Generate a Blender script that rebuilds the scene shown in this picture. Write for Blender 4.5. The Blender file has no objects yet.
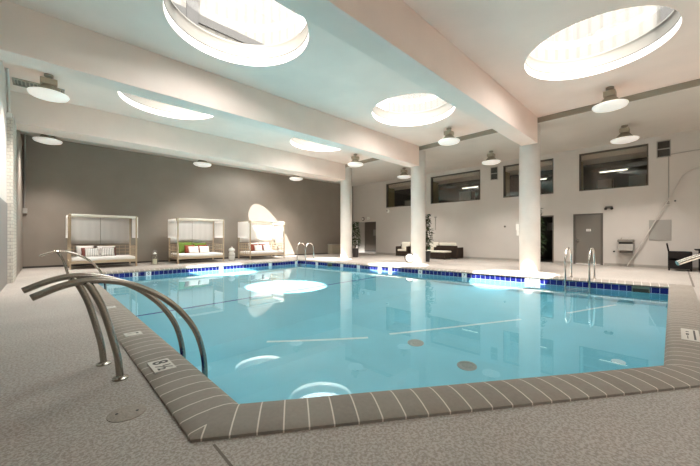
import bpy, bmesh, math, random
from mathutils import Vector, Matrix
random.seed(7)
sc = bpy.context.scene
COL = sc.collection
PI = math.pi

# ------------------------------------------------------------------ materials
def nt(name):
    m = bpy.data.materials.new(name); m.use_nodes = True
    t = m.node_tree; b = t.nodes['Principled BSDF']
    return m, t, b

def mat(name, col, rough=.6, metal=0., bump=0., bscale=30., mottle=0., mscale=3., spec=.5, emit=0., ecol=None, detail=4.):
    m, t, b = nt(name)
    b.inputs['Base Color'].default_value = (*col, 1)
    b.inputs['Roughness'].default_value = rough
    b.inputs['Metallic'].default_value = metal
    b.inputs['Specular IOR Level'].default_value = spec
    if emit:
        b.inputs['Emission Color'].default_value = (*(ecol or col), 1)
        b.inputs['Emission Strength'].default_value = emit
    tc = t.nodes.new('ShaderNodeTexCoord')
    if mottle:
        n = t.nodes.new('ShaderNodeTexNoise'); n.inputs['Scale'].default_value = mscale; n.inputs['Detail'].default_value = detail
        t.links.new(tc.outputs['Object'], n.inputs['Vector'])
        mr = t.nodes.new('ShaderNodeMapRange'); mr.inputs[1].default_value = .3; mr.inputs[2].default_value = .7
        mr.inputs[3].default_value = 1 - mottle; mr.inputs[4].default_value = 1 + mottle
        t.links.new(n.outputs['Fac'], mr.inputs[0])
        mx = t.nodes.new('ShaderNodeVectorMath'); mx.operation = 'SCALE'; mx.inputs[0].default_value = col
        t.links.new(mr.outputs[0], mx.inputs['Scale']); t.links.new(mx.outputs[0], b.inputs['Base Color'])
    if bump:
        n2 = t.nodes.new('ShaderNodeTexNoise'); n2.inputs['Scale'].default_value = bscale; n2.inputs['Detail'].default_value = 5
        t.links.new(tc.outputs['Object'], n2.inputs['Vector'])
        bp = t.nodes.new('ShaderNodeBump'); bp.inputs['Strength'].default_value = bump; bp.inputs['Distance'].default_value = .02
        t.links.new(n2.outputs['Fac'], bp.inputs['Height']); t.links.new(bp.outputs[0], b.inputs['Normal'])
    return m

M = {}
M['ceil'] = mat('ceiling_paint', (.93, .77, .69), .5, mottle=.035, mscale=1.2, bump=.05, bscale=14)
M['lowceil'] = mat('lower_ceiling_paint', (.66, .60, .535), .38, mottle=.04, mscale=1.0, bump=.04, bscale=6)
M['beam'] = mat('beam_paint', (.90, .75, .67), .5, mottle=.03, mscale=1.5)
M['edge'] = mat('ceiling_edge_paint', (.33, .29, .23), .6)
M['col'] = mat('column_paint', (.60, .56, .515), .45, mottle=.04, mscale=2.5)
M['white'] = mat('wall_white_paint', (.62, .58, .54), .55, mottle=.02, mscale=1.5)
M['base'] = mat('baseboard_gray', (.40, .37, .33), .6)
M['darkbase'] = mat('baseboard_dark', (.05, .045, .04), .6)
M['wains'] = mat('wainscot_gray', (.24, .225, .21), .5)
M['frame'] = mat('window_frame_brown', (.10, .085, .065), .5)
M['ochre'] = mat('ochre_jamb', (.35, .29, .13), .6)
M['doorgray'] = mat('door_gray', (.19, .17, .145), .5)
M['doorframe'] = mat('door_frame_gray', (.12, .105, .09), .5)
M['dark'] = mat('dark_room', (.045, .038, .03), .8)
M['darkbrown'] = mat('dark_brown_door', (.07, .058, .045), .5)
M['alcove'] = mat('alcove_paint', (.30, .28, .25), .6)
M['steel'] = mat('brushed_steel', (.38, .355, .31), .24, 1., bump=.04, bscale=200)
M['satin'] = mat('satin_steel', (.55, .52, .48), .38, 1.)
M['chrome'] = mat('chrome', (.60, .57, .53), .2, 1.)
M['panel'] = mat('panel_gray', (.38, .36, .33), .45)
M['vent'] = mat('vent_brown', (.16, .14, .12), .6)
M['ventlight'] = mat('vent_taupe', (.35, .31, .25), .6)
M['plastic_white'] = mat('white_plastic', (.82, .8, .76), .4)
M['black'] = mat('black_plastic', (.02, .018, .016), .45)
M['lampmetal'] = mat('lamp_taupe_metal', (.26, .23, .17), .45)
M['ballast'] = mat('lamp_box_beige', (.42, .37, .28), .5)
M['lens'] = mat('lamp_lens', (.9, .88, .84), .35, emit=.25, ecol=(1, .95, .87))
M['tube'] = mat('lit_tube', (.9, .9, .85), .4, emit=3., ecol=(1, .95, .85))
M['post'] = mat('daybed_post_tan', (.50, .40, .28), .5)
M['mattress'] = mat('mattress_white', (.80, .78, .75), .85, bump=.1, bscale=60)
M['curtain'] = mat('curtain_white', (.86, .845, .82), .85, bump=.08, bscale=80)
M['canopy'] = mat('canopy_cream', (.80, .75, .66), .8)
M['pwhite'] = mat('pillow_white', (.82, .79, .76), .9, bump=.1, bscale=60)
M['pgreen'] = mat('pillow_green', (.115, .185, .025), .9, bump=.1, bscale=60)
M['pred'] = mat('pillow_rust', (.24, .05, .025), .9, bump=.1, bscale=60)
M['pmaroon'] = mat('pillow_trim_maroon', (.16, .05, .04), .9)
M['wicker'] = mat('wicker_brown', (.038, .026, .019), .75, spec=.2, bump=.6, bscale=120)
M['wickerblack'] = mat('wicker_black', (.016, .013, .012), .75, spec=.2, bump=.5, bscale=120)
M['cushion'] = mat('cushion_cream', (.76, .72, .62), .9)
M['pot'] = mat('pot_charcoal', (.035, .033, .032), .4)
M['soil'] = mat('soil', (.03, .02, .012), .95)
M['stem'] = mat('stem_brown', (.09, .06, .035), .8)
M['leaf'] = mat('leaf_green', (.035, .055, .02), .6, spec=.15, mottle=.5, mscale=5)
M['candle'] = mat('candle_ivory', (.82, .78, .62), .6)
M['glasswhite'] = mat('white_glass', (.72, .70, .66), .2)
M['lidgray'] = mat('deck_lid', (.33, .295, .25), .7, bump=.3, bscale=60, mottle=.1, mscale=40)
M['marker'] = mat('marker_tile', (.60, .57, .52), .35)
M['markerwhite'] = mat('marker_tile_white', (.82, .82, .82), .3)
M['ink'] = mat('marker_ink', (.025, .025, .025), .5)
M['basin'] = mat('basin_plaster', (.28, .67, .78), .7, mottle=.03, mscale=1.5)
M['navy'] = mat('floor_stripe_navy', (.012, .055, .30), .4)
M['whitetile'] = mat('floor_line_white', (.9, .95, .95), .4)
M['skimgreen'] = mat('skimmer_green', (.12, .17, .13), .5)
M['graywall'] = mat('gray_wall_paint', (.275, .238, .202), .55, mottle=.06, mscale=1.1, bump=.1, bscale=9)
M['shaft'] = mat('skylight_curb_white', (.7, .68, .64), .5)
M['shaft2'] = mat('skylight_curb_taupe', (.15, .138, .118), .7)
M['gasket'] = mat('skylight_gasket', (.015, .014, .013), .8)
M['roofing'] = mat('roofing_gray', (.16, .155, .15), .8)

def glass_thin(name, tint, refl):
    m = bpy.data.materials.new(name); m.use_nodes = True; t = m.node_tree; t.nodes.clear()
    o = t.nodes.new('ShaderNodeOutputMaterial'); mx = t.nodes.new('ShaderNodeMixShader')
    tr = t.nodes.new('ShaderNodeBsdfTransparent'); tr.inputs[0].default_value = (*tint, 1)
    gl = t.nodes.new('ShaderNodeBsdfGlossy'); gl.inputs['Roughness'].default_value = .01
    lw = t.nodes.new('ShaderNodeLayerWeight')          # Schlick reflectance, the same from both sides
    pw = t.nodes.new('ShaderNodeMath'); pw.operation = 'POWER'; pw.inputs[1].default_value = 5; t.links.new(lw.outputs['Facing'], pw.inputs[0])
    ml = t.nodes.new('ShaderNodeMath'); ml.operation = 'MULTIPLY_ADD'; ml.inputs[1].default_value = .9 * min(1, refl); ml.inputs[2].default_value = .04 * refl; t.links.new(pw.outputs[0], ml.inputs[0])
    t.links.new(ml.outputs[0], mx.inputs[0])
    t.links.new(tr.outputs[0], mx.inputs[1]); t.links.new(gl.outputs[0], mx.inputs[2]); t.links.new(mx.outputs[0], o.inputs[0])
    return m
M['winglass'] = glass_thin('window_glass', (.85, .85, .82), 1.7)
M['clear'] = glass_thin('skylight_glass', (.97, .98, .98), 1.)
M['jar'] = glass_thin('jar_glass', (.95, .96, .95), 1.)

def water_mat():
    m = bpy.data.materials.new('pool_water'); m.use_nodes = True; t = m.node_tree; t.nodes.clear()
    o = t.nodes.new('ShaderNodeOutputMaterial'); g = t.nodes.new('ShaderNodeBsdfGlass')
    g.inputs['Color'].default_value = (.93, .99, 1, 1); g.inputs['Roughness'].default_value = 0; g.inputs['IOR'].default_value = 1.333
    t.links.new(g.outputs[0], o.inputs[0])
    return m
M['water'] = water_mat()

def math_node(t, op, a, b=None, c=None):
    n = t.nodes.new('ShaderNodeMath'); n.operation = op
    for i, v in enumerate((a, b, c)):
        if v is None: continue
        if isinstance(v, (int, float)): n.inputs[i].default_value = v
        else: t.links.new(v, n.inputs[i])
    return n.outputs[0]

def mixcol(t, fac, a, b):
    n = t.nodes.new('ShaderNodeMix'); n.data_type = 'RGBA'
    t.links.new(fac, n.inputs[0])
    for i, v in ((6, a), (7, b)):
        if isinstance(v, tuple): n.inputs[i].default_value = (*v, 1)
        else: t.links.new(v, n.inputs[i])
    return n.outputs[2]

def deck_mat():
    m, t, b = nt('deck_concrete')
    tc = t.nodes.new('ShaderNodeTexCoord'); P = tc.outputs['Object']
    n1 = t.nodes.new('ShaderNodeTexNoise'); n1.inputs['Scale'].default_value = 60; n1.inputs['Detail'].default_value = 5; n1.inputs['Distortion'].default_value = .5
    n2 = t.nodes.new('ShaderNodeTexNoise'); n2.inputs['Scale'].default_value = .7; n2.inputs['Detail'].default_value = 3
    n3 = t.nodes.new('ShaderNodeTexNoise'); n3.inputs['Scale'].default_value = 110; n3.inputs['Detail'].default_value = 2
    for n in (n1, n2, n3): t.links.new(P, n.inputs['Vector'])
    r1 = t.nodes.new('ShaderNodeMapRange'); r1.inputs[1].default_value = .42; r1.inputs[2].default_value = .58
    t.links.new(n1.outputs['Fac'], r1.inputs[0])
    c1 = mixcol(t, r1.outputs[0], (.29, .257, .222), (.435, .40, .365))
    r2 = t.nodes.new('ShaderNodeMapRange'); r2.inputs[1].default_value = .3; r2.inputs[2].default_value = .7; r2.inputs[3].default_value = .9; r2.inputs[4].default_value = 1.1
    t.links.new(n2.outputs['Fac'], r2.inputs[0])
    sx = t.nodes.new('ShaderNodeSeparateXYZ'); t.links.new(P, sx.inputs[0])
    x, y = sx.outputs[0], sx.outputs[1]
    # control joints tooled into the slab
    j1 = math_node(t, 'MULTIPLY', math_node(t, 'LESS_THAN', math_node(t, 'ABSOLUTE', math_node(t, 'SUBTRACT', x, .70)), .008), math_node(t, 'LESS_THAN', y, 1.86))
    j2 = math_node(t, 'MULTIPLY', math_node(t, 'LESS_THAN', math_node(t, 'ABSOLUTE', math_node(t, 'ADD', y, .30)), .02), math_node(t, 'GREATER_THAN', x, 11.2))
    j = math_node(t, 'MAXIMUM', j1, j2)
    vm = t.nodes.new('ShaderNodeVectorMath'); vm.operation = 'SCALE'; t.links.new(c1, vm.inputs[0]); t.links.new(r2.outputs[0], vm.inputs['Scale'])
    c2 = mixcol(t, j, vm.outputs[0], (.13, .11, .09))
    t.links.new(c2, b.inputs['Base Color']); b.inputs['Roughness'].default_value = .6
    h = math_node(t, 'ADD', n1.outputs['Fac'], math_node(t, 'MULTIPLY', n3.outputs['Fac'], .4))
    bp = t.nodes.new('ShaderNodeBump'); bp.inputs['Strength'].default_value = .35; bp.inputs['Distance'].default_value = .01
    t.links.new(h, bp.inputs['Height']); t.links.new(bp.outputs[0], b.inputs['Normal'])
    return m
M['deck'] = deck_mat()

def unit_mat(name, cell_u, cell_v, joint, col, jcol, rough=.5, var=.1, brick=False, bump=0.):
    """units laid along UV (metres) with mortar joints"""
    m, t, b = nt(name)
    uv = t.nodes.new('ShaderNodeUVMap'); uv.uv_map = 'UVMap'
    sx = t.nodes.new('ShaderNodeSeparateXYZ'); t.links.new(uv.outputs[0], sx.inputs[0])
    U = math_node(t, 'DIVIDE', sx.outputs[0], cell_u)
    if cell_v:
        V = math_node(t, 'DIVIDE', sx.outputs[1], cell_v); rowi = math_node(t, 'FLOOR', V)
        if brick: U = math_node(t, 'ADD', U, math_node(t, 'MULTIPLY', math_node(t, 'MODULO', rowi, 2.), .5))
        fv = math_node(t, 'ABSOLUTE', math_node(t, 'SUBTRACT', math_node(t, 'FRACT', V), .5))
        gv = math_node(t, 'GREATER_THAN', fv, .5 - joint / cell_v / 2)
    fu = math_node(t, 'ABSOLUTE', math_node(t, 'SUBTRACT', math_node(t, 'FRACT', U), .5))
    g = math_node(t, 'GREATER_THAN', fu, .5 - joint / cell_u / 2)
    idx = math_node(t, 'FLOOR', U)
    if cell_v:
        g = math_node(t, 'MAXIMUM', g, gv)
        idx = math_node(t, 'ADD', idx, math_node(t, 'MULTIPLY', rowi, 37.3))
    wn = t.nodes.new('ShaderNodeTexWhiteNoise'); wn.noise_dimensions = '1D'; t.links.new(idx, wn.inputs['W'])
    tc = t.nodes.new('ShaderNodeTexCoord'); nn = t.nodes.new('ShaderNodeTexNoise'); nn.inputs['Scale'].default_value = 35; nn.inputs['Detail'].default_value = 4
    t.links.new(tc.outputs['Object'], nn.inputs['Vector'])
    k = math_node(t, 'ADD', math_node(t, 'MULTIPLY_ADD', wn.outputs['Value'], 2 * var, 1 - var), math_node(t, 'MULTIPLY_ADD', nn.outputs['Fac'], .3, -.15))
    vm = t.nodes.new('ShaderNodeVectorMath'); vm.operation = 'SCALE'; vm.inputs[0].default_value = col; t.links.new(k, vm.inputs['Scale'])
    t.links.new(mixcol(t, g, vm.outputs[0], jcol), b.inputs['Base Color']); b.inputs['Roughness'].default_value = rough
    if bump:
        bp = t.nodes.new('ShaderNodeBump'); bp.inputs['Strength'].default_value = bump; bp.inputs['Distance'].default_value = .01
        t.links.new(math_node(t, 'SUBTRACT', nn.outputs['Fac'], g), bp.inputs['Height']); t.links.new(bp.outputs[0], b.inputs['Normal'])
    return m
M['coping'] = unit_mat('coping_units', .195, 0, .0115, (.235, .205, .172), (.66, .60, .51), .55, .08, bump=.15)
M['tile'] = unit_mat('waterline_tile', .152, .152, .009, (.011, .015, .16), (.50, .55, .70), .2, .25)
M['brick'] = unit_mat('painted_brick', .21, .09, .014, (.58, .54, .48), (.40, .37, .33), .7, .06, brick=True, bump=.6)
M['stripes'] = unit_mat('pillow_stripes', .055, 0, .018, (.74, .72, .68), (.24, .23, .23), .9, .02)

# ------------------------------------------------------------------ mesh helpers
def obj(name, bm, m, parent=None, smooth=False, angle=None):
    me = bpy.data.meshes.new(name); bm.normal_update(); bm.to_mesh(me); bm.free()
    for x in (m if isinstance(m, (list, tuple)) else [m]): me.materials.append(x)
    if smooth or angle:
        me.shade_smooth()
        if angle: me.set_sharp_from_angle(angle=math.radians(angle))
    o = bpy.data.objects.new(name, me); COL.objects.link(o)
    if parent: o.parent = parent
    return o

def tag(o, label=None, cat=None, group=None, kind=None):
    if label: o['label'] = label
    if cat: o['category'] = cat
    if group: o['group'] = group
    if kind: o['kind'] = kind
    return o

def thing(name, label, cat, loc=(0, 0, 0), rz=0., group=None, kind=None):
    o = bpy.data.objects.new(name, None); COL.objects.link(o); o.empty_display_size = .1
    o.location = loc; o.rotation_euler = (0, 0, rz)
    return tag(o, label, cat, group, kind)

def struct(name, bm, m, label, cat, **k):
    return tag(obj(name, bm, m, **k), label, cat, kind='structure')

def dup(root, loc, rz, label, group=None):
    r = root.copy(); COL.objects.link(r); r.location = loc; r.rotation_euler = (0, 0, rz); r['label'] = label
    if group: r['group'] = group
    for ch in list(root.children):
        c = ch.copy(); COL.objects.link(c); c.parent = r
        for g in list(ch.children):
            d = g.copy(); COL.objects.link(d); d.parent = c
    return r

def NB(): return bmesh.new()

def box(bm, x0, x1, y0, y1, z0, z1, mi=0, bev=0.):
    r = bmesh.ops.create_cube(bm, size=1)
    vs = r['verts']
    for v in vs:
        v.co = Vector((x0 + (v.co.x + .5) * (x1 - x0), y0 + (v.co.y + .5) * (y1 - y0), z0 + (v.co.z + .5) * (z1 - z0)))
    fs = {f for v in vs for f in v.link_faces}
    for f in fs: f.material_index = mi
    if bev:
        es = {e for v in vs for e in v.link_edges}
        bmesh.ops.bevel(bm, geom=list(es), offset=bev, segments=2, affect='EDGES', profile=.5)
    return bm

def lathe(bm, prof, c=(0, 0), seg=32, caps=True, mi=0):
    rings = []
    for r, z in prof:
        rings.append([bm.verts.new((c[0] + r * math.cos(2 * PI * i / seg), c[1] + r * math.sin(2 * PI * i / seg), z)) for i in range(seg)])
    for a, b in zip(rings, rings[1:]):
        for i in range(seg):
            f = bm.faces.new((a[i], a[(i + 1) % seg], b[(i + 1) % seg], b[i])); f.material_index = mi
    if caps:
        f = bm.faces.new(rings[0][::-1]); f.material_index = mi
        f = bm.faces.new(rings[-1]); f.material_index = mi
    return bm

def cyl(bm, c, r, z0, z1, seg=24): return lathe(bm, [(r, z0), (r, z1)], c, seg)

def catmull(pts, n=6):
    P = [Vector(p) for p in pts]; out = []
    Q = [P[0] * 2 - P[1]] + P + [P[-1] * 2 - P[-2]]
    for i in range(1, len(Q) - 2):
        a, b, c, d = Q[i - 1:i + 3]
        for k in range(n):
            t = k / n
            out.append(.5 * ((2 * b) + (c - a) * t + (2 * a - 5 * b + 4 * c - d) * t * t + (3 * b - a - 3 * c + d) * t ** 3))
    out.append(P[-1]); return out

def tube(bm, pts, r, seg=12, smoothn=0):
    P = catmull(pts, smoothn) if smoothn else [Vector(p) for p in pts]
    up = None; rings = []
    for i, p in enumerate(P):
        d = (P[min(i + 1, len(P) - 1)] - P[max(i - 1, 0)]).normalized()
        if up is None:
            up = Vector((0, 0, 1)) if abs(d.z) < .9 else Vector((0, 1, 0))
        s = d.cross(up)
        if s.length < 1e-4: s = d.orthogonal()
        s.normalize(); up = s.cross(d).normalized()
        rings.append([bm.verts.new(p + r * (math.cos(2 * PI * k / seg) * s + math.sin(2 * PI * k / seg) * up)) for k in range(seg)])
    for a, b in zip(rings, rings[1:]):
        for k in range(seg): bm.faces.new((a[k], a[(k + 1) % seg], b[(k + 1) % seg], b[k]))
    bm.faces.new(rings[0][::-1]); bm.faces.new(rings[-1])
    bmesh.ops.recalc_face_normals(bm, faces=bm.faces[:])
    return bm

def bar(bm, a, b, w, h=None):
    """square bar between two points"""
    a, b = Vector(a), Vector(b); d = b - a
    L = d.length; h = h or w
    r = bmesh.ops.create_cube(bm, size=1); q = d.to_track_quat('Z', 'Y')
    for v in r['verts']:
        v.co = a + q @ Vector((v.co.x * w, v.co.y * h, (v.co.z + .5) * L))
    return bm

def sheet_with_holes(bm, outer, holes, z, up=True):
    """horizontal face with circular or polygonal holes"""
    loops = [outer] + holes; es = []
    for L in loops:
        vs = [bm.verts.new((p[0], p[1], z)) for p in L]
        es += [bm.edges.new((vs[i], vs[(i + 1) % len(vs)])) for i in range(len(vs))]
    r = bmesh.ops.triangle_fill(bm, edges=es, use_beauty=True)
    for f in bm.faces:
        f.normal_update()
        if (f.normal.z > 0) != up: f.normal_flip()
    return bm

def circle(cx, cy, r, n=64): return [(cx + r * math.cos(2 * PI * i / n), cy + r * math.sin(2 * PI * i / n)) for i in range(n)]

def wall_x(bm, x0, x1, ys, zs, holes):
    """wall slab between planes x0 (room side) and x1, with rectangular holes (y0,y1,z0,z1)"""
    Y = sorted(set(ys) | {h[i] for h in holes for i in (0, 1)}); Z = sorted(set(zs) | {h[i] for h in holes for i in (2, 3)})
    def solid(i, j):
        if i < 0 or j < 0 or i >= len(Y) - 1 or j >= len(Z) - 1: return False
        cy, cz = (Y[i] + Y[i + 1]) / 2, (Z[j] + Z[j + 1]) / 2
        return not any(h[0] < cy < h[1] and h[2] < cz < h[3] for h in holes)
    def q(*p): bm.faces.new([bm.verts.new(v) for v in p])
    for i in range(len(Y) - 1):
        for j in range(len(Z) - 1):
            if not solid(i, j): continue
            a, b, c, d = Y[i], Y[i + 1], Z[j], Z[j + 1]
            q((x0, a, c), (x0, a, d), (x0, b, d), (x0, b, c)); q((x1, a, c), (x1, b, c), (x1, b, d), (x1, a, d))
            if not solid(i - 1, j): q((x0, a, c), (x1, a, c), (x1, a, d), (x0, a, d))
            if not solid(i + 1, j): q((x0, b, c), (x0, b, d), (x1, b, d), (x1, b, c))
            if not solid(i, j - 1): q((x0, a, c), (x0, b, c), (x1, b, c), (x1, a, c))
            if not solid(i, j + 1): q((x0, a, d), (x1, a, d), (x1, b, d), (x0, b, d))
    bmesh.ops.remove_doubles(bm, verts=bm.verts[:], dist=1e-5)
    return bm

def text_bm(s, size, mtx):
    cu = bpy.data.curves.new('glyphs', 'FONT'); cu.body = s; cu.size = size; cu.align_x = 'CENTER'; cu.align_y = 'CENTER'; cu.extrude = .0006; cu.offset = size * .02
    o = bpy.data.objects.new('glyphs', cu); COL.objects.link(o)
    dg = bpy.context.evaluated_depsgraph_get(); me = bpy.data.meshes.new_from_object(o.evaluated_get(dg))
    bm = NB(); bm.from_mesh(me); bmesh.ops.transform(bm, matrix=mtx, verts=bm.verts[:])
    bpy.data.objects.remove(o); bpy.data.meshes.remove(me); bpy.data.curves.remove(cu)
    return bm

def frame_mtx(o, xdir, ydir):
    x, y = Vector(xdir).normalized(), Vector(ydir).normalized(); z = x.cross(y)
    m = Matrix((x, y, z)).transposed().to_4x4(); m.translation = Vector(o); return m

# ------------------------------------------------------------------ dimensions (metres)
XL, XR, YF, YB = -.72, 17.04, -6.4, 17.28
ZC, ZL, ZS = 5.27, 5.11, 4.40          # main ceiling, lower ceiling, beam soffit
XS = 12.10                             # where the lower ceiling begins
POOL = [Vector(p) for p in ((1.01, 2.18), (4.16, .08), (10.85, .12), (9.55, 13.60), (.98, 13.15))]
SKY = [(2.76, 5.93), (8.58, 5.95), (8.58, 1.24), (2.76, 10.68), (8.58, 10.68), (2.76, -4.3), (8.58, -4.3), (8.15, 15.10)]  # the pair behind the viewer is unseen, added to bounce sun onto the ceiling
RS = 1.32

def offset_poly(P, d):
    n = len(P); out = []
    for i in range(n):
        a, b, c = P[i - 1], P[i], P[(i + 1) % n]
        e1, e2 = (b - a).normalized(), (c - b).normalized()
        n1, n2 = Vector((e1.y, -e1.x)), Vector((e2.y, -e2.x))
        m = (n1 + n2).normalized(); out.append(b + m * (d / m.dot(n1)))
    return out

# ------------------------------------------------------------------ floor, pool
bm = NB()
sheet_with_holes(bm, [(XL, YF), (XR, YF), (XR, YB), (XL, YB)], [[tuple(p) for p in offset_poly(POOL, .385)]], 0)
struct('floor', bm, M['deck'], 'textured beige concrete pool deck around the pool', 'floor')

def poly_strip(prof, P=POOL, unit=.195):
    """sweep a (offset, z) profile round the polygon with mitred corners; UV in metres"""
    bm = NB(); uvl = bm.loops.layers.uv.new('UVMap'); n = len(P)
    rings = [[(p.x, p.y, z) for p in offset_poly(P, d)] for d, z in prof]
    vv = [0.]
    for (d0, z0), (d1, z1) in zip(prof, prof[1:]): vv.append(vv[-1] + math.hypot(d1 - d0, z1 - z0))
    for i in range(n):
        j = (i + 1) % n; e = (P[j] - P[i]); L = e.length; e.normalize(); k = max(1, round(L / unit))
        for a in range(len(prof) - 1):
            q = [rings[a][i], rings[a][j], rings[a + 1][j], rings[a + 1][i]]
            f = bm.faces.new([bm.verts.new(p) for p in q])
            for lp, p, v in zip(f.loops, q, (vv[a], vv[a], vv[a + 1], vv[a + 1])):
                lp[uvl].uv = ((Vector(p[:2]) - P[i]).dot(e) * (k * .195 / L) , v)
    bmesh.ops.remove_doubles(bm, verts=bm.verts[:], dist=1e-5)
    return bm

prof = [(.40, -.03), (.40, .018), (.385, .026), (.30, .038), (.20, .042), (.12, .038), (.06, .026), (.02, .008), (0, -.018), (.004, -.04), (.03, -.05), (.08, -.05)]
cop = struct('pool_coping', poly_strip(prof, unit=.160), M['coping'], 'brown rounded masonry coping with pale mortar joints round the pool', 'pool coping', angle=35)

basin = thing('pool_basin', 'sunken pool basin under the blue water', 'pool', kind='structure')
IN = offset_poly(POOL, .03)
bm = NB(); n = len(IN)
ZFa, ZFb = -1.35, -1.95
def floor_z(y): return ZFa if y > 7.8 else ZFb if y < 5.8 else ZFb + (y - 5.8) / 2 * (ZFa - ZFb)
# floor as a grid clipped to the pool outline
def clip_poly(poly, ya, yb):
    out = poly
    for sgn, lim in ((1, ya), (-1, yb)):
        res = []
        for i in range(len(out)):
            a, b = out[i - 1], out[i]; da, db = sgn * (a.y - lim), sgn * (b.y - lim)
            if (da >= 0) != (db >= 0): res.append(a.lerp(b, da / (da - db)))
            if db >= 0: res.append(b)
        out = res
    return out
for ya, yb in ((-1, 5.8), (5.8, 7.8), (7.8, 15)):
    pl = clip_poly(IN, ya, yb)
    bm.faces.new([bm.verts.new((p.x, p.y, floor_z(p.y))) for p in pl])
    m_ = len(pl)
    for i in range(m_):
        a, b = pl[i], pl[(i + 1) % m_]
        if abs(a.y - b.y) < 1e-6 and (abs(a.y - 5.8) < 1e-6 or abs(a.y - 7.8) < 1e-6): continue
        bm.faces.new([bm.verts.new(v) for v in ((a.x, a.y, floor_z(a.y)), (a.x, a.y, -.045), (b.x, b.y, -.045), (b.x, b.y, floor_z(b.y)))])
bmesh.ops.remove_doubles(bm, verts=bm.verts[:], dist=1e-4)
shell = obj('basin_shell', bm, M['basin'], basin)
shell.cycles.is_caustics_receiver = True
bm = poly_strip([(.026, -.047), (.026, -.203)])
tl = obj('waterline_tile', bm, M['tile'], basin)
def quad_strip(a, b, w, za, zb, t=.004):
    bm = NB(); a, b = Vector(a), Vector(b); d = (b - a).normalized(); s = Vector((-d.y, d.x)) * w / 2
    vs = [bm.verts.new((*(p + k), z + t)) for p, k, z in ((a, -s, za), (b, -s, zb), (b, s, zb), (a, s, za))]
    bm.faces.new(vs); r = bmesh.ops.extrude_face_region(bm, geom=bm.faces[:])
    for v in r['geom']:
        if isinstance(v, bmesh.types.BMVert): v.co.z -= t
    bmesh.ops.recalc_face_normals(bm, faces=bm.faces[:])
    return bm
tag(obj('depth_stripe', quad_strip((1.02, 7.85), (10.08, 8.15), .085, ZFa, ZFa), M['navy'], basin), 'navy tile stripe across the pool floor')
for a, b in (((3.0, 5.36), (4.54, 4.19)), ((4.97, 4.0), (7.6, 2.40)), ((8.77, 1.76), (10.4, 1.05))):
    tag(obj('floor_line', quad_strip(a, b, .07, ZFb, ZFb), M['whitetile'], basin), 'white tile line on the pool floor')
for p in ((4.99, 3.39), (4.84, 2.32)):
    bm = NB(); lathe(bm, [(.15, ZFb), (.15, ZFb + .012), (.11, ZFb + .02), (.10, ZFb + .004), (.07, ZFb + .004), (.06, ZFb + .02), (.001, ZFb + .024)], p, 28)
    tag(obj('main_drain', bm, M['panel'], basin, angle=40), 'gray round drain cover')
bm = NB(); lathe(bm, [(.12, ZFb), (.12, ZFb + .01), (.001, ZFb + .012)], (3.65, 3.53), 28); obj('reflection_disc', bm, M['basin'], basin)  # disc stands in for a dim lamp reflection on the water
bm = NB(); lathe(bm, [(.09, ZFb), (.09, ZFb + .02), (.05, ZFb + .035), (.001, ZFb + .036)], (6.41, .62), 24); tag(obj('reflection_disc', bm, M['whitetile'], basin), 'white disc standing in for a lamp reflection')  # white disc imitates the mirror image of a lamp

# water line numbers and blank white tiles; ed: edge index in POOL
def on_edge(i, s, inset=.021):
    a, b = IN[i], IN[(i + 1) % n]; d = (b - a).normalized(); nn = Vector((-d.y, d.x))
    return a + d * s + nn * (inset - .0), d, nn
def wl_marker(edge, s, w, txt):
    p, d, nn = on_edge(edge, s, .004)
    m_ = frame_mtx((p.x, p.y, -.125), (-d.x, -d.y, 0), (0, 0, 1))   # faces into the pool
    bm = NB(); box(bm, -w / 2, w / 2, -.074, .076, -.001, .008); bmesh.ops.transform(bm, matrix=m_, verts=bm.verts[:])
    t = obj('depth_marker', bm, M['markerwhite'], basin); t['label'] = 'white depth marker tile' + (' reading ' + txt if txt else '')
    if txt: obj('number', text_bm(txt, .13, m_ @ Matrix.Translation((0, 0, .0092))), M['ink'], t)
# edge 2: column side (from near right corner towards the far corner)
def s_c(y): a, b = IN[2], IN[3]; return (y - a.y) / (b.y - a.y) * (b - a).length
wl_marker(2, s_c(3.02), .40, '8 ½')
for y, t in ((5.08, '7'), (6.75, '6'), (8.10, ''), (8.62, ''), (9.75, ''), (10.75, ''), (12.4, '')): wl_marker(2, s_c(y), .17, t)
def s_g(x): a, b = IN[3], IN[4]; return (x - a.x) / (b.x - a.x) * (b - a).length
for x, t in ((2.28, '3'), (2.68, '0'), (5.35, ''), (7.75, ''), (9.3, '')): wl_marker(3, s_g(x), .17, t)
def skim(y, w):
    p, d, nn = on_edge(2, s_c(y), .004); m_ = frame_mtx((p.x, p.y, -.125), (-d.x, -d.y, 0), (0, 0, 1))
    bm = NB(); box(bm, -w / 2, w / 2, .015, .078, -.002, .012); box(bm, -w / 2, -w / 2 + .02, -.085, .02, -.002, .012); box(bm, w / 2 - .02, w / 2, -.085, .02, -.002, .012)
    bmesh.ops.transform(bm, matrix=m_, verts=bm.verts[:]); o = obj('skimmer', bm, M['skimgreen'], basin); o['label'] = 'dark green skimmer mouth'
    bm = NB(); box(bm, -w / 2 + .02, w / 2 - .02, -.085, .016, -.002, .008); bmesh.ops.transform(bm, matrix=m_, verts=bm.verts[:]); obj('skimmer_opening', bm, M['black'], o)
skim(.62, .34); skim(11.5, .3)

bm = NB(); bm.faces.new([bm.verts.new((p.x, p.y, -.2)) for p in offset_poly(POOL, .03)])
w = struct('pool_water', bm, M['water'], 'clear turquoise water filling the pool', 'water')
w.cycles.is_caustics_caster = True; w.data.shade_smooth()

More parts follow.
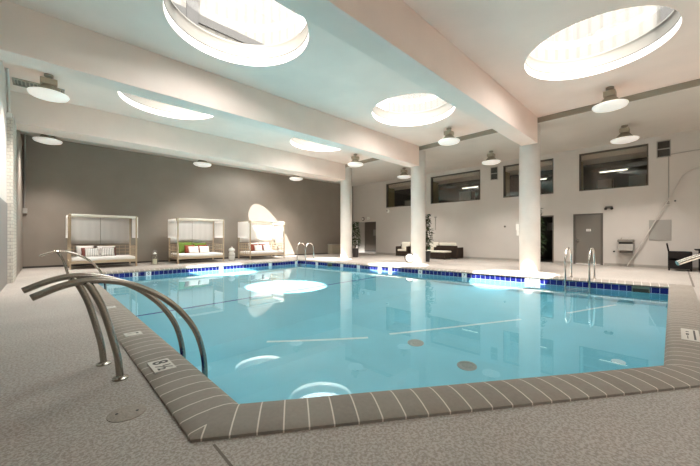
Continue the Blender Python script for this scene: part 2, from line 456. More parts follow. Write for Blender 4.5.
# depth marker tiles set in the near coping
def cop_marker(x, y, sx, sy, name, label):
    bm = NB(); box(bm, x - sx / 2, x + sx / 2, y - sy / 2, y + sy / 2, .02, .0435, bev=.002)
    o = obj(name, bm, M['marker'], cop); o['label'] = label; return o
o = cop_marker(.755, 3.235, .17, .29, 'depth_marker', 'pale tile reading 8 1/2 set in the coping')
obj('number', text_bm('8', .17, frame_mtx((.755, 3.305, .0438), (0, -1, 0), (1, 0, 0))), M['ink'], o)
obj('number', text_bm('½', .16, frame_mtx((.755, 3.165, .0438), (0, -1, 0), (1, 0, 0))), M['ink'], o)
o = cop_marker(.755, 4.52, .17, .15, 'depth_marker', 'pale tile with a dark mark set in the coping')
bm = NB(); box(bm, .70, .81, 4.54, 4.552, .0437, .0442); box(bm, .785, .81, 4.50, 4.54, .0437, .0442); obj('mark', bm, M['ink'], o)
o = cop_marker(.755, 6.48, .17, .15, 'depth_marker', 'pale tile with a small dark mark set in the coping')
bm = NB(); box(bm, .70, .81, 6.48, 6.50, .0437, .0442); obj('mark', bm, M['ink'], o)
o = cop_marker(5.50, -.118, .62, .15, 'depth_marker', 'long pale tile with dark marks set in the right coping')
bm = NB(); box(bm, 5.24, 5.76, -.162, -.145, .0437, .0442); box(bm, 5.26, 5.42, -.10, -.092, .0437, .0442); box(bm, 5.46, 5.54, -.108, -.082, .0437, .0442); box(bm, 5.62, 5.66, -.108, -.082, .0437, .0442); obj('mark', bm, M['ink'], o)

# round lid let into the deck
bm = NB(); lathe(bm, [(.112, -.004), (.112, .004), (.107, .006), (.001, .006)], (.40, 2.60), 40)
lid = tag(obj('deck_lid', bm, M['lidgray'], angle=40), 'round gray access lid let into the near left deck', 'lid')
for p in ((.345, 2.62), (.455, 2.58)):
    bm = NB(); cyl(bm, p, .009, .005, .0075, 10); obj('lifting_hole', bm, M['ink'], lid)

# ------------------------------------------------------------------ room shell
bm = NB()
def rect(x0, x1, y0, y1): return [(x0, y0), (x1, y0), (x1, y1), (x0, y1)]
sheet_with_holes(bm, rect(XL, XS, YF, 13.1), [circle(x, y, RS) for x, y in SKY[:7]], ZC, up=False)
struct('ceiling', bm, M['ceil'], 'pale plaster ceiling with round skylights over the pool', 'ceiling')
bm = NB()
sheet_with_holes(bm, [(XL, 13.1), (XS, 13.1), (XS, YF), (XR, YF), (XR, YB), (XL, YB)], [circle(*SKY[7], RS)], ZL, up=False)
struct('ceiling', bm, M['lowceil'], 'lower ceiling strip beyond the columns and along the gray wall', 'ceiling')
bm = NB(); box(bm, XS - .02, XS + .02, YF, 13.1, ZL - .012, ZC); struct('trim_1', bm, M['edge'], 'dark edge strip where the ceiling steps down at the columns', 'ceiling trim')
bm = NB(); box(bm, XL, XS, 13.08, 13.12, ZL, ZC); struct('trim_2', bm, M['ceil'], 'plaster step above the far beam', 'ceiling trim')
CY = (3.53, 8.26, 13.10)
BL = ('ceiling beam over the near part of the pool running to the nearest column', 'ceiling beam over the middle of the pool running to the middle column', 'ceiling beam nearest the gray wall running to the farthest column')
for y, l in zip(CY, BL):
    bm = NB(); box(bm, XL, 12.06, y - .255, y + (.255 if y < 13 else .62), ZS, ZC + .02, bev=.012); struct('ceiling_beam', bm, M['beam'], l, 'beam')
KL = ('round white column nearest the pool ladder', 'round white column with a round lamp at its foot', 'round white column farthest away by the gray wall corner')
for y, l in zip((3.61, 8.26, 13.10), KL):
    bm = NB(); lathe(bm, [(.33, 0), (.33, ZC)], (12.36, y), 48); struct('column', bm, M['col'], l, 'column', angle=40)

GZ = [0, 5.4]
W1 = [(11.0, 14.02, 3.23, 4.88), (7.41, 10.50, 3.23, 4.88), (3.97, 6.22, 3.23, 4.88), (.75, 2.99, 3.23, 4.88)]
D1, D2, D3 = (2.17, 3.18, 0, 2.2), (3.97, 4.95, 0, 2.2), (14.95, 17.02, 0, 2.32)
bm = NB(); wall_x(bm, XR, XR + .25, (YF, YB + .3), GZ, W1 + [D1, D2, D3])
struct('wall_right', bm, M['white'], 'white wall with high windows and doors beyond the columns', 'wall')
bm = NB(); box(bm, XL - .3, XR + .3, YB, YB + .3, 0, 5.4); struct('wall_back', bm, M['graywall'], 'dark gray wall behind the daybeds', 'wall')
bm = NB(); box(bm, XL - .3, XR + .3, YF - .3, YF, 0, 5.4); struct('wall_front', bm, M['white'], 'white wall behind the viewer', 'wall')
bm = NB(); box(bm, XL - .3, XL, YF, YB, 2.06, 5.4); box(bm, XL - .3, XL + .012, YF, YB, 0, 2.06, 1)
struct('wall_left', bm, [M['white'], M['wains']], 'left wall, white above and gray below', 'wall')
bm = NB(); uvl = bm.loops.layers.uv.new('UVMap'); box(bm, XL, -.61, 12.0, 13.35, 0, ZS)
for f in bm.faces:
    for lp in f.loops: lp[uvl].uv = (lp.vert.co.x + lp.vert.co.y, lp.vert.co.z)
struct('trim_3', bm, M['brick'], 'pale painted brick pilaster on the left wall', 'pilaster')
bm = NB(); box(bm, XL, -.63, 13.35, YB, 0, ZS + .4); struct('trim_4', bm, M['graywall'], 'gray return wall beside the gray back wall', 'wall return')
# baseboards
for i, (a, b) in enumerate(((YF, D1[0] - .06), (D1[1] + .06, D2[0] - .03), (D2[1] + .03, D3[0]))):
    bm = NB(); box(bm, XR - .015, XR, a, b, 0, .10); struct('baseboard_right', bm, M['base'], ['gray baseboard under the access panel', 'gray baseboard between the two doors', 'long gray baseboard behind the wicker seats'][i], 'baseboard')
bm = NB(); box(bm, XL + .09, XR, YB - .015, YB, 0, .07); struct('baseboard_back', bm, M['darkbase'], 'dark baseboard along the gray wall', 'baseboard')

# skylights: curb ring, gasket, upper curb, glass
SL = ('large skylight over the near left part of the pool', 'skylight in front of the middle pair of lamps', 'large skylight at top right',
      'skylight half hidden behind the middle beam, left', 'skylight half hidden behind the middle beam, right', 'unseen skylight added behind the viewer on the left for bounced sun', 'unseen skylight added behind the viewer on the right for bounced sun', 'skylight in the far bay hidden by the far beam')
for i, ((x, y), l) in enumerate(zip(SKY, SL)):
    zc = ZL if i == 7 else ZC
    t = thing('skylight', l, 'skylight', (x, y, zc), group='round skylights in the ceiling')
    def ring(r0, r1, z0, z1):
        bm = NB(); lathe(bm, [(r0, z0), (r0, z1), (r1, z1), (r1, z0), (r0, z0)], (0, 0), 64, caps=False)
        bmesh.ops.remove_doubles(bm, verts=bm.verts[:], dist=1e-5); bmesh.ops.recalc_face_normals(bm, faces=bm.faces[:]); return bm
    obj('curb', ring(RS + .003, RS + .06, .002, .17), M['shaft'], t, angle=40)
    obj('gasket', ring(RS + .012, RS + .06, .17, .185), M['gasket'], t, angle=40)
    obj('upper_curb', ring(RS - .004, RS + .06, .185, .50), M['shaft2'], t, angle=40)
    bm = NB(); lathe(bm, [(RS + .05, .485), (RS + .05, .497)], (0, 0), 64); obj('window_pane', bm, M['clear'], t)
bm = NB(); sheet_with_holes(bm, rect(XL - 2, XR + 12, YF - 4, YB + 6), [circle(x, y, RS + .055) for x, y in SKY], 5.62)
struct('roof', bm, M['roofing'], 'flat roof around the skylights', 'roof')
# the neighbouring block seen through the skylights
m_, t_, b_ = nt('rooftop_siding'); tc = t_.nodes.new('ShaderNodeTexCoord'); sx = t_.nodes.new('ShaderNodeSeparateXYZ'); t_.links.new(tc.outputs['Object'], sx.inputs[0])
rib = math_node(t_, 'LESS_THAN', math_node(t_, 'FRACT', math_node(t_, 'MULTIPLY', math_node(t_, 'ADD', sx.outputs[0], sx.outputs[1]), 4.)), .3)
t_.links.new(mixcol(t_, rib, (.095, .088, .076), (.07, .065, .057)), b_.inputs['Base Color']); b_.inputs['Roughness'].default_value = .8; M['siding'] = m_
ext = thing('rooftop_screen', 'ribbed rooftop screen wall seen up through the top left skylight', 'screen wall', (.2, 7.75, 5.64), kind='structure')
bm = NB(); box(bm, 0, 5.2, 0, .12, 0, 2.3); obj('siding', bm, M['siding'], ext)
bm = NB(); box(bm, 0, 5.2, -.04, 0, .55, .75); box(bm, 2.1, 2.35, -.06, 0, 0, 2.3); obj('rail', bm, M['gasket'], ext)
ext = thing('rooftop_screen', 'ribbed rooftop screen wall seen up through the top right skylight', 'screen wall', (10.35, -2.2, 5.64), kind='structure')
bm = NB(); box(bm, 0, .12, 0, 10.6, 0, 1.75); obj('siding', bm, M['siding'], ext)
bm = NB(); box(bm, -.06, 0, 2.2, 2.45, 0, 1.75); box(bm, -.06, 0, 7.2, 7.45, 0, 1.75); obj('rail', bm, M['gasket'], ext)

# gallery behind the high windows, corridor behind the doors
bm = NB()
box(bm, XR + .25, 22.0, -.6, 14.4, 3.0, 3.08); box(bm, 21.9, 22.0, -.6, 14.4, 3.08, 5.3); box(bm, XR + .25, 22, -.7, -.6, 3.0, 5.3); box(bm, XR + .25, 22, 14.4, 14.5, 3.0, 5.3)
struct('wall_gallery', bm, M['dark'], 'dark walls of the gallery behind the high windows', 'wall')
bm = NB(); box(bm, XR + .25, 22.1, -.7, 14.5, 5.22, 5.32); struct('ceiling_gallery', bm, M['ceil'], 'pale ceiling of the gallery behind the high windows', 'ceiling')
bm = NB(); box(bm, 17.34, 18.6, -.6, 14.4, 4.64, 4.98); struct('trim_5', bm, M['ceil'], 'pale soffit just inside the high windows', 'soffit')
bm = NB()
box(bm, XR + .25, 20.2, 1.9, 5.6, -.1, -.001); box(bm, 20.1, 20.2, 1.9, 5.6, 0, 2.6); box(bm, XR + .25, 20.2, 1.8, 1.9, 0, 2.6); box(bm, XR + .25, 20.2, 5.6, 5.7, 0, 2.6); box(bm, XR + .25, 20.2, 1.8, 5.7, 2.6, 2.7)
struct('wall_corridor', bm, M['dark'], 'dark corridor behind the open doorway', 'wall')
bm = NB(); box(bm, 18.6, 18.7, 14.6, 17.3, 0, 2.6); box(bm, XR + .25, 18.7, 14.5, 14.6, 0, 2.6); box(bm, XR + .25, 18.7, 17.28, 17.38, 0, 2.6); box(bm, XR + .25, 18.7, 14.5, 17.38, 2.5, 2.6); box(bm, XR + .25, 18.7, 14.5, 17.38, -.1, -.001)
struct('wall_alcove', bm, M['darkbrown'], 'dark alcove behind the far doorway', 'wall')
bm = NB(); box(bm, 17.35, 17.45, 16.36, 17.28, 0, 2.5); struct('wall_alcove', bm, M['alcove'], 'pale partition at the left of the far doorway', 'wall')

WLb = ('high window partly hidden by the middle column', 'wide high window above the wicker sofa', 'high window partly hidden by the nearest column', 'wide high window above the gray door')
for i, (a, b, c, d) in enumerate(W1):
    t = thing('window_%d' % (i + 1), WLb[i], 'window', (XR, a, c), kind='structure'); W_, H_ = b - a, d - c; f = .045
    bm = NB(); box(bm, .02, .20, 0, f, 0, H_); box(bm, .02, .20, W_ - f, W_, 0, H_); box(bm, .02, .20, f, W_ - f, 0, f); box(bm, .02, .20, f, W_ - f, H_ - f, H_)
    obj('window_frame', bm, M['frame'], t)
    bm = NB(); box(bm, .14, .15, f, W_ - f, f, H_ - f); obj('pane', bm, M['winglass'], t)
    bm = NB(); box(bm, .25, .95, W_ + .0, W_ + .06, 0, H_); obj('side_jamb', bm, M['ochre'], t)
    bm = NB(); box(bm, .24, .27, -.02, W_ + .02, H_ - .01, H_ + .35); obj('header', bm, M['frame'], t)
# things inside the gallery
for (x, y, h, w_, l) in ((18.6, 13.1, .7, .6, 'dim crate behind the window partly hidden by the middle column'), (19.2, 9.2, 1.0, .8, 'pale crate behind the wide window over the wicker sofa'), (18.8, 5.5, .55, .7, 'pale crate behind the window by the nearest column'),
                         (18.5, 2.25, .75, .55, 'pale framed crate at left behind the window over the gray door'), (18.5, 1.15, .8, .6, 'pale framed crate at right behind the window over the gray door')):
    t = thing('crate', l, 'crate', (x, y, 3.08), group='crates in the gallery')
    bm = NB(); box(bm, -.25, .25, -w_ / 2, w_ / 2, .02, h); obj('body', bm, M['panel'], t)
    bm = NB()
    for s in (-1, 1):
        bar(bm, (-.27, s * w_ / 2, 0), (-.27, s * w_ / 2, h + .02), .05); bar(bm, (-.27, -w_ / 2, .03 if s < 0 else h), (-.27, w_ / 2, .03 if s < 0 else h), .05)
    obj('frame', bm, M['darkbrown'], t)
for y0, y1, l in ((8.2, 13.8, 'dark duct hung under the gallery ceiling behind the left windows'), (.0, 6.0, 'dark duct hung under the gallery ceiling behind the right windows')):
    bm = NB(); tube(bm, [(19.8, y0, 4.72), (19.8, y1, 4.72)], .24, 20)
    t = tag(obj('ceiling_duct', bm, M['dark'], angle=40), l, 'duct')
    for k in range(4):
        yy = y0 + .4 + k * (y1 - y0 - .8) / 3; bm = NB(); bar(bm, (19.8, yy, 4.95), (19.8, yy, 5.22), .03); obj('hanger', bm, M['frame'], t)

for y, l in ((2.05, 'lit tube lamp in the gallery behind the window over the gray door'), (5.3, 'tube lamp added to brighten the gallery behind the window by the nearest column'), (9.0, 'tube lamp added to brighten the gallery behind the wide window over the wicker sofa')):  # tubes put in to brighten the gallery; the first follows a white streak
    t = thing('tube_lamp', l, 'lamp', (19.2, y, 4.30), group='tube lamps in the gallery')
    bm = NB(); box(bm, -.06, .06, -.55, .55, .03, .08); obj('housing', bm, M['panel'], t)
    bm = NB(); tube(bm, [(0, -.5, .005), (0, .5, .005)], .025, 10); obj('tube', bm, M['tube'], t)
    for s_ in (-1, 1):
        bm = NB(); tube(bm, [(0, s_ * .4, .08), (0, s_ * .4, .92)], .006, 6); obj('hanger', bm, M['black'], t)

# doors
t = thing('door_1', 'closed gray door with a small white sign on the white wall', 'door', (XR, D1[0], 0), kind='structure'); W_, H_ = D1[1] - D1[0], D1[3]
bm = NB(); box(bm, -.02, .2, -.02, .06, 0, H_ + .02); box(bm, -.02, .2, W_ - .06, W_ + .02, 0, H_ + .02); box(bm, -.02, .2, .06, W_ - .06, H_ - .05, H_ + .02); obj('door_frame', bm, M['doorframe'], t)
bm = NB(); box(bm, .02, .07, .06, W_ - .06, .008, H_ - .05, bev=.004); dl = obj('door_leaf', bm, M['doorgray'], t)
bm = NB(); box(bm, .0, .02, W_ - .17, W_ - .11, .98, 1.12); tube(bm, [(.0, W_ - .14, 1.05), (-.05, W_ - .14, 1.05), (-.055, W_ - .25, 1.05)], .012, 8); obj('handle', bm, M['chrome'], dl)
bm = NB(); box(bm, .012, .02, .40, .56, 1.45, 1.55); sg = obj('door_sign', bm, M['plastic_white'], dl)
bm = NB(); box(bm, .0105, .0125, .44, .47, 1.47, 1.53); box(bm, .0105, .0125, .49, .52, 1.47, 1.53); obj('mark', bm, M['panel'], sg)
t = thing('door_2', 'open doorway into a dark corridor beside the nearest column', 'door', (XR, D2[0], 0), kind='structure'); W_ = D2[1] - D2[0]
bm = NB(); box(bm, -.015, .25, -.01, .04, 0, 2.21); box(bm, -.015, .25, W_ - .04, W_ + .01, 0, 2.21); box(bm, -.015, .25, .04, W_ - .04, 2.16, 2.21); obj('door_frame', bm, M['doorframe'], t)
t = thing('picture_frame', 'black framed picture on the corridor wall seen through the open doorway', 'picture', (20.1, 4.75, 1.78))
bm = NB(); box(bm, -.03, 0, -.28, .28, -.26, -.21); box(bm, -.03, 0, -.28, .28, .21, .26); box(bm, -.03, 0, -.28, -.23, -.21, .21); box(bm, -.03, 0, .23, .28, -.21, .21); obj('frame', bm, M['black'], t)
bm = NB(); box(bm, -.015, 0, -.23, .23, -.21, .21); obj('print', bm, M['panel'], t)
t = thing('door_3', 'dark brown door in the far alcove by the gray wall', 'door', (17.36, 14.97, 0), kind='structure')
bm = NB(); box(bm, 0, .05, 0, 1.38, .01, 2.3); dl = obj('door_leaf', bm, M['darkbrown'], t)
bm = NB(); box(bm, -.01, 0, .25, .5, 1.3, 1.75); obj('notice', bm, M['doorgray'], dl)
bm = NB(); box(bm, -.02, .0, 0, 1.38, .12, .2); obj('push_bar', bm, M['black'], dl)

# ------------------------------------------------------------------ lamps
def lamp_root(label):
    t = thing('pendant_lamp', label, 'lamp', group='round pendant lamps under the ceiling')
    bm = NB(); lathe(bm, [(.001, 0), (.09, 0), (.09, -.05), (.03, -.06), (.03, -.14), (.001, -.14)], seg=20); obj('ceiling_mount', bm, M['ventlight'], t, angle=40)
    bm = NB(); box(bm, -.16, .16, -.13, .13, -.265, -.12, bev=.012); obj('ballast_box', bm, M['ballast'], t)
    bm = NB(); lathe(bm, [(.12, -.25), (.14, -.29), (.20, -.36), (.245, -.43), (.25, -.47), (.001, -.47)], seg=36); obj('reflector', bm, M['lampmetal'], t, angle=50)
    bm = NB(); lathe(bm, [(.24, -.455), (.385, -.475), (.392, -.495), (.36, -.545), (.24, -.585), (.12, -.60), (.001, -.604)], seg=48); obj('lens', bm, M['lens'], t, angle=50)
    return t
LAMPS = [(.06, 10.95, ZC, 'large pendant lamp at top left by the ceiling grille'), (.06, 15.45, ZL, 'pendant lamp in the far left corner by the gray wall'),
         (5.3, 15.45, ZL, 'pendant lamp in front of the gray wall between first and second daybeds'), (10.55, 15.45, ZL, 'pendant lamp in front of the gray wall right of the sunlit patch'),
         (10.95, 10.95, ZC, 'pendant lamp beside the top of the farthest column'), (10.85, 5.9, ZC, 'pendant lamp in the middle bay right of a skylight'),
         (11.05, 1.25, ZC, 'pendant lamp below the large top right skylight'), (14.6, 5.85, ZL, 'pendant lamp left of the nearest column over the wall vent'),
         (14.6, 1.25, ZL, 'pendant lamp in front of the window above the gray door'), (14.6, 10.7, ZL, 'pendant lamp almost hidden behind the middle column'), (14.6, -3.4, ZL, 'unseen pendant lamp added past the right edge to brighten the white wall')]  # last lamp is out of view, added to brighten the right wall
first = None
for x, y, z, l in LAMPS:
    if first is None: t = first = lamp_root(l); t.location = (x, y, z)
    else: t = dup(first, (x, y, z), 0, l)

def lamp_light(t, e):
    L = bpy.data.lights.new('lamp_glow', 'AREA'); L.shape = 'DISK'; L.size = .66; L.energy = e; L.color = (1, .935, .87); L.spread = math.radians(105)
    o = bpy.data.objects.new('lamp_glow', L); COL.objects.link(o); o.parent = t; o.location = (0, 0, -.61)
for t in [o for o in COL.objects if o.name.startswith('pendant_lamp')]: lamp_light(t, 72.)

# ceiling grille behind the first lamp
t = thing('ceiling_grille', 'taupe slatted air grille in the ceiling behind the large left lamp', 'vent', (-.12, 11.98, ZC))
bm = NB(); box(bm, -.5, .5, -.25, -.2, -.03, 0); box(bm, -.5, .5, .2, .25, -.03, 0); box(bm, -.5, -.45, -.2, .2, -.03, 0); box(bm, .45, .5, -.2, .2, -.03, 0); obj('frame', bm, M['ventlight'], t)
bm = NB(); box(bm, -.46, .46, -.21, .21, -.006, 0)
obj('backing', bm, M['vent'], t)
bm = NB()
for k in range(12): box(bm, -.42 + k * .075, -.395 + k * .075, -.2, .2, -.026, -.004)
obj('slats', bm, M['ventlight'], t)

# ------------------------------------------------------------------ fittings on the white wall
def wall_vent(y0, y1, z0, z1, l):
    t = thing('wall_vent', l, 'vent', (XR, (y0 + y1) / 2, (z0 + z1) / 2)); w_, h_ = (y1 - y0) / 2, (z1 - z0) / 2
    bm = NB(); box(bm, -.025, 0, -w_, w_, -h_, -h_ + .035); box(bm, -.025, 0, -w_, w_, h_ - .035, h_); box(bm, -.025, 0, -w_, w_, -.02, .02)
    box(bm, -.025, 0, -w_, -w_ + .03, -h_, h_); box(bm, -.025, 0, w_ - .03, w_, -h_, h_); obj('frame', bm, M['panel'] if y0 < 1 else M['base'], t)
    bm = NB(); box(bm, -.004, 0, -w_, w_, -h_, h_); obj('backing', bm, M['black'], t)
    bm = NB(); k = -h_ + .06
    while k < h_ - .05:
        if abs(k) > .03: bar(bm, (-.012, -w_ + .02, k), (-.012, w_ - .02, k), .018, .006)
        k += .035
    obj('louvres', bm, M['vent'], t)
wall_vent(.13, .52, 4.25, 4.90, 'dark louvred wall vent near the top right corner')
wall_vent(6.48, 6.86, 4.21, 4.90, 'dark louvred wall vent between two high windows')
t = thing('emergency_light', 'dark twin-head emergency light above and right of the gray door', 'light', (XR, 1.95, 2.44))
bm = NB(); box(bm, -.07, 0, -.12, .12, -.05, .05, bev=.008); obj('wall_mount', bm, M['vent'], t)
for s in (-1, 1):
    bm = NB(); lathe(bm, [(.02, 0), (.05, -.02), (.055, -.07), (.001, -.075)], seg=16); bmesh.ops.transform(bm, matrix=Matrix.Translation((-.09, s * .1, -.02)) @ Matrix.Rotation(.9, 4, 'Y'), verts=bm.verts[:]); obj('lamp_head', bm, M['black'], t, angle=50)
t = thing('access_panel', 'gray double leaf access panel on the white wall', 'panel', (XR, .425, 1.46))
bm = NB(); box(bm, -.02, 0, -.31, .31, -.40, .40, bev=.004); obj('panel_frame', bm, M['panel'], t)
for s in (-1, 1):
    bm = NB(); box(bm, -.028, -.02, min(s * .004, s * .28), max(s * .004, s * .28), -.37, .37); obj('panel_door', bm, M['panel'], t)
t = thing('drinking_fountain', 'stainless steel drinking fountain mounted on the white wall', 'drinking fountain', (XR, 1.40, .56))
bm = NB(); box(bm, -.38, 0, -.23, .23, .09, .36, bev=.015); obj('housing', bm, M['panel'], t)
bm = NB(); box(bm, -.30, 0, -.19, .19, 0, .085); obj('lower_shroud', bm, M['vent'], t)
bm = NB(); box(bm, -.34, -.002, -.21, .21, .363, .43); obj('shadow_gap', bm, M['black'], t)  # solid black block paints the shade in the gap under the top
bm = NB(); box(bm, -.42, 0, -.25, .25, .433, .54, bev=.03); obj('basin_top', bm, M['doorgray'], t)
bm = NB(); tube(bm, [(-.12, .16, .535), (-.12, .16, .58), (-.16, .13, .60)], .012, 8); obj('spout', bm, M['chrome'], t)
bm = NB(); cyl(bm, (0, 0), .035, 0, .03, 16); bmesh.ops.transform(bm, matrix=Matrix.Translation((XR, 1.79, .60)) @ Matrix.Rotation(-PI / 2, 4, 'Y'), verts=bm.verts[:])
tag(obj('wall_outlet', bm, M['black']), 'small round black outlet left of the drinking fountain', 'outlet')
# life hook pole leaning along the wall
t = thing('life_hook', 'white shepherd crook rescue pole leaning diagonally on the white wall', 'rescue pole', (XR - .10, 1.37, .03))
bm = NB(); tube(bm, [(0, 0, 0), (0, -.55, 1.18), (0, -1.11, 2.45), (0, -1.52, 3.35)], .021, 10); obj('pole', bm, M['white'], t, angle=40)
bm = NB(); tube(bm, [(0, -1.52, 3.35), (0, -1.60, 3.50), (0, -1.75, 3.62), (0, -2.0, 3.69), (0, -2.3, 3.66), (0, -2.5, 3.5)], .02, 10, 5); obj('crook', bm, M['white'], t, angle=40)
bm = NB(); tube(bm, [(XR - .02, .19, 4.27), (XR - .02, .19, 2.58)], .014, 8); tag(obj('conduit', bm, M['panel'], angle=40), 'thin vertical conduit under the top right wall vent', 'conduit')
bm = NB(); tube(bm, [(XR - .02, .13, 4.33), (XR - .02, -.4, 4.36), (XR - .02, -1.6, 4.40)], .014, 8); tag(obj('conduit', bm, M['panel'], angle=40), 'thin horizontal conduit running right from the wall vent', 'conduit')
t = thing('junction_box', 'small white junction box behind the rescue pole', 'electrical box', (XR, .21, 2.51))
bm = NB(); box(bm, -.05, 0, -.06, .06, -.09, .09, bev=.006); obj('box_body', bm, M['plastic_white'], t)
bm = NB(); box(bm, -.056, -.05, -.045, .045, -.07, .07); obj('mount_cover', bm, M['panel'], t)
def disc_on_wall(name, y, z, r, d, m, label, cat):
    bm = NB(); lathe(bm, [(r, 0), (r, d * .5), (r * .7, d), (.001, d)], seg=18)
    bmesh.ops.transform(bm, matrix=Matrix.Translation((XR, y, z)) @ Matrix.Rotation(-PI / 2, 4, 'Y'), verts=bm.verts[:]); return tag(obj(name, bm, m, angle=50), label, cat)
disc_on_wall('wall_button', .02, 2.56, .03, .03, M['black'], 'small black button right of the white junction box', 'button')
disc_on_wall('wall_sensor', 6.13, 1.74, .05, .04, M['vent'], 'small dark round sensor left of the nearest column', 'sensor')
o = disc_on_wall('emergency_light', 16.2, 2.54, .14, .06, M['vent'], 'round dark rimmed light above the far doorway', 'light')
bm = NB(); lathe(bm, [(.08, 0), (.001, .02)], seg=16, caps=False); bmesh.ops.transform(bm, matrix=Matrix.Translation((XR - .061, 16.2, 2.54)) @ Matrix.Rotation(-PI / 2, 4, 'Y'), verts=bm.verts[:]); obj('mounted_lens', bm, M['plastic_white'], o)
disc_on_wall('wall_sensor', 15.68, 2.56, .11, .08, M['plastic_white'], 'round white sensor above the far doorway', 'sensor')
o = disc_on_wall('dome_camera', 13.84, 3.0, .12, .12, M['plastic_white'], 'small white dome camera under the leftmost high window', 'camera')
bm = NB(); lathe(bm, [(.05, 0), (.001, .012)], seg=14, caps=False); bmesh.ops.transform(bm, matrix=Matrix.Translation((XR - .121, 13.84, 3.0)) @ Matrix.Rotation(-PI / 2, 4, 'Y'), verts=bm.verts[:]); obj('mounted_lens', bm, M['black'], o)
bm = NB(); tube(bm, [(XR - .02, 10.15, 1.62), (XR - .02, 10.15, 2.36)], .018, 8); t = tag(obj('wall_rod', bm, M['base'], angle=40), 'slim gray rod on the white wall above the wicker sofa', 'rod')
bm = NB(); box(bm, XR - .04, XR, 10.08, 10.22, 2.36, 2.43); obj('bracket', bm, M['panel'], t)
# call box on the side of the nearest column
t = thing('telephone_box', 'white telephone box on the left side of the nearest column', 'telephone', (12.36 - .02, 3.61 + .33, 1.45))
bm = NB(); box(bm, -.09, .09, -.02, .09, .0, .22, bev=.01); obj('upper_box', bm, M['plastic_white'], t)
bm = NB(); box(bm, -.07, .07, -.02, .07, -.20, -.004, bev=.01); obj('lower_box', bm, M['plastic_white'], t)
# pipes on the left
bm = NB(); tube(bm, [(XL + .05, 11.2, 5.27), (XL + .05, 11.5, 5.1), (XL + .04, 11.8, 4.9), (XL + .04, 11.86, 4.62), (XL + .04, 11.86, 4.36)], .03, 10, 4); t = tag(obj('wall_pipe', bm, M['white'], angle=40), 'white pipe bent down the left wall above the brick pilaster', 'pipe')
bm = NB(); box(bm, XL, XL + .1, 11.8, 11.92, 4.26, 4.37); obj('end_fitting', bm, M['plastic_white'], t)
bm = NB(); tube(bm, [(-.58, YB - .03, ZL), (-.58, YB - .03, 2.3)], .028, 10); t = tag(obj('wall_pipe', bm, M['wains'], angle=40), 'gray conduit down the left end of the gray wall', 'pipe')
bm = NB(); box(bm, -.64, -.50, YB - .09, YB, 2.1, 2.3); obj('switch_box', bm, M['panel'], t)
t = thing('service_box', 'low taupe cabinet by the gray wall left of the farthest column', 'cabinet', (14.85, 17.0, 0))
bm = NB(); box(bm, -.38, .38, -.25, .26, .03, .66, bev=.01); obj('body', bm, M['ballast'], t); bm = NB(); box(bm, -.40, .40, -.27, .27, .662, .70); obj('lid', bm, M['panel'], t)

# ------------------------------------------------------------------ stainless rails
MAIN = [(-.10, .755), (.07, .825), (.23, .85), (.41, .825), (.58, .755), (.76, .635), (.92, .465), (1.04, .26), (1.105, .02), (1.12, -.2), (1.12, -.55)]
STRUT = [(.43, .01), (.41, .2), (.36, .43), (.31, .62), (.245, .78), (.21, .835)]
def grab_rail(y, label, x0=0., flip=1):
    t = thing('grab_rail', label, 'handrail', (.43 + x0, y, 0))
    bm = NB(); tube(bm, [(flip * (a - .43), 0, b) for a, b in MAIN], .0265, 14, 5); obj('top_rail', bm, M['steel'], t, angle=50)
    bm = NB(); tube(bm, [(flip * (a - .43), 0, b) for a, b in STRUT], .0265, 14, 5); obj('strut', bm, M['steel'], t, angle=50)
    bm = NB(); lathe(bm, [(.058, 0), (.058, .012), (.036, .022), (.03, .03), (.001, .03)], seg=24); obj('flange', bm, M['steel'], t, angle=40)
    return t
grab_rail(3.27, 'curved steel grab rail nearest the viewer, at the near left edge', .025)
grab_rail(3.75, 'curved steel grab rail just behind the nearest one', -.035)
grab_rail(10.3, 'curved steel grab rail farther back along the left edge, before the daybed')
# rail at the right edge of the frame
t = thing('grab_rail', 'curved steel grab rail tip at the right edge of the view', 'handrail', (5.3, -.75, 0))
bm = NB(); tube(bm, [(-.12, .74, .90), (.0, .55, .99), (.12, .34, 1.03), (.25, .10, .98), (.33, -.1, .84), (.38, -.22, .6), (.40, -.26, .25), (.40, -.26, .0)], .028, 14, 5); obj('top_rail', bm, M['steel'], t, angle=50)
bm = NB(); lathe(bm, [(.058, 0), (.058, .012), (.036, .022), (.001, .024)], (.40, -.26), 24); obj('flange', bm, M['steel'], t, angle=40)

# pool ladders: local x = outwards over the deck, y along the edge
def ladder(loc, rz, label):
    t = thing('pool_ladder', label, 'pool ladder', loc, rz)
    for s in (-1, 1):
        bm = NB(); tube(bm, [(-.10, s * .275, -1.0), (-.10, s * .275, .30), (-.09, s * .275, .62), (.02, s * .275, .82), (.24, s * .275, .885), (.46, s * .275, .82), (.57, s * .275, .60), (.60, s * .275, .30), (.60, s * .275, .0)], .026, 12, 6)
        obj('rail', bm, M['chrome'], t, angle=50)
        bm = NB(); lathe(bm, [(.05, 0), (.05, .012), (.03, .024), (.001, .024)], (.60, s * .275), 20); obj('flange', bm, M['chrome'], t, angle=40)
    for k in range(3):
        bm = NB(); box(bm, -.15, -.05, -.25, .25, -.45 - .25 * k, -.42 - .25 * k); obj('step', bm, M['plastic_white'], t)
    return t
ladder((10.68, 1.90, 0), -.01, 'steel pool ladder in front of the gray door')
ladder((9.52, 13.36, 0), .3, 'steel pool ladder in the far corner near the farthest daybed')

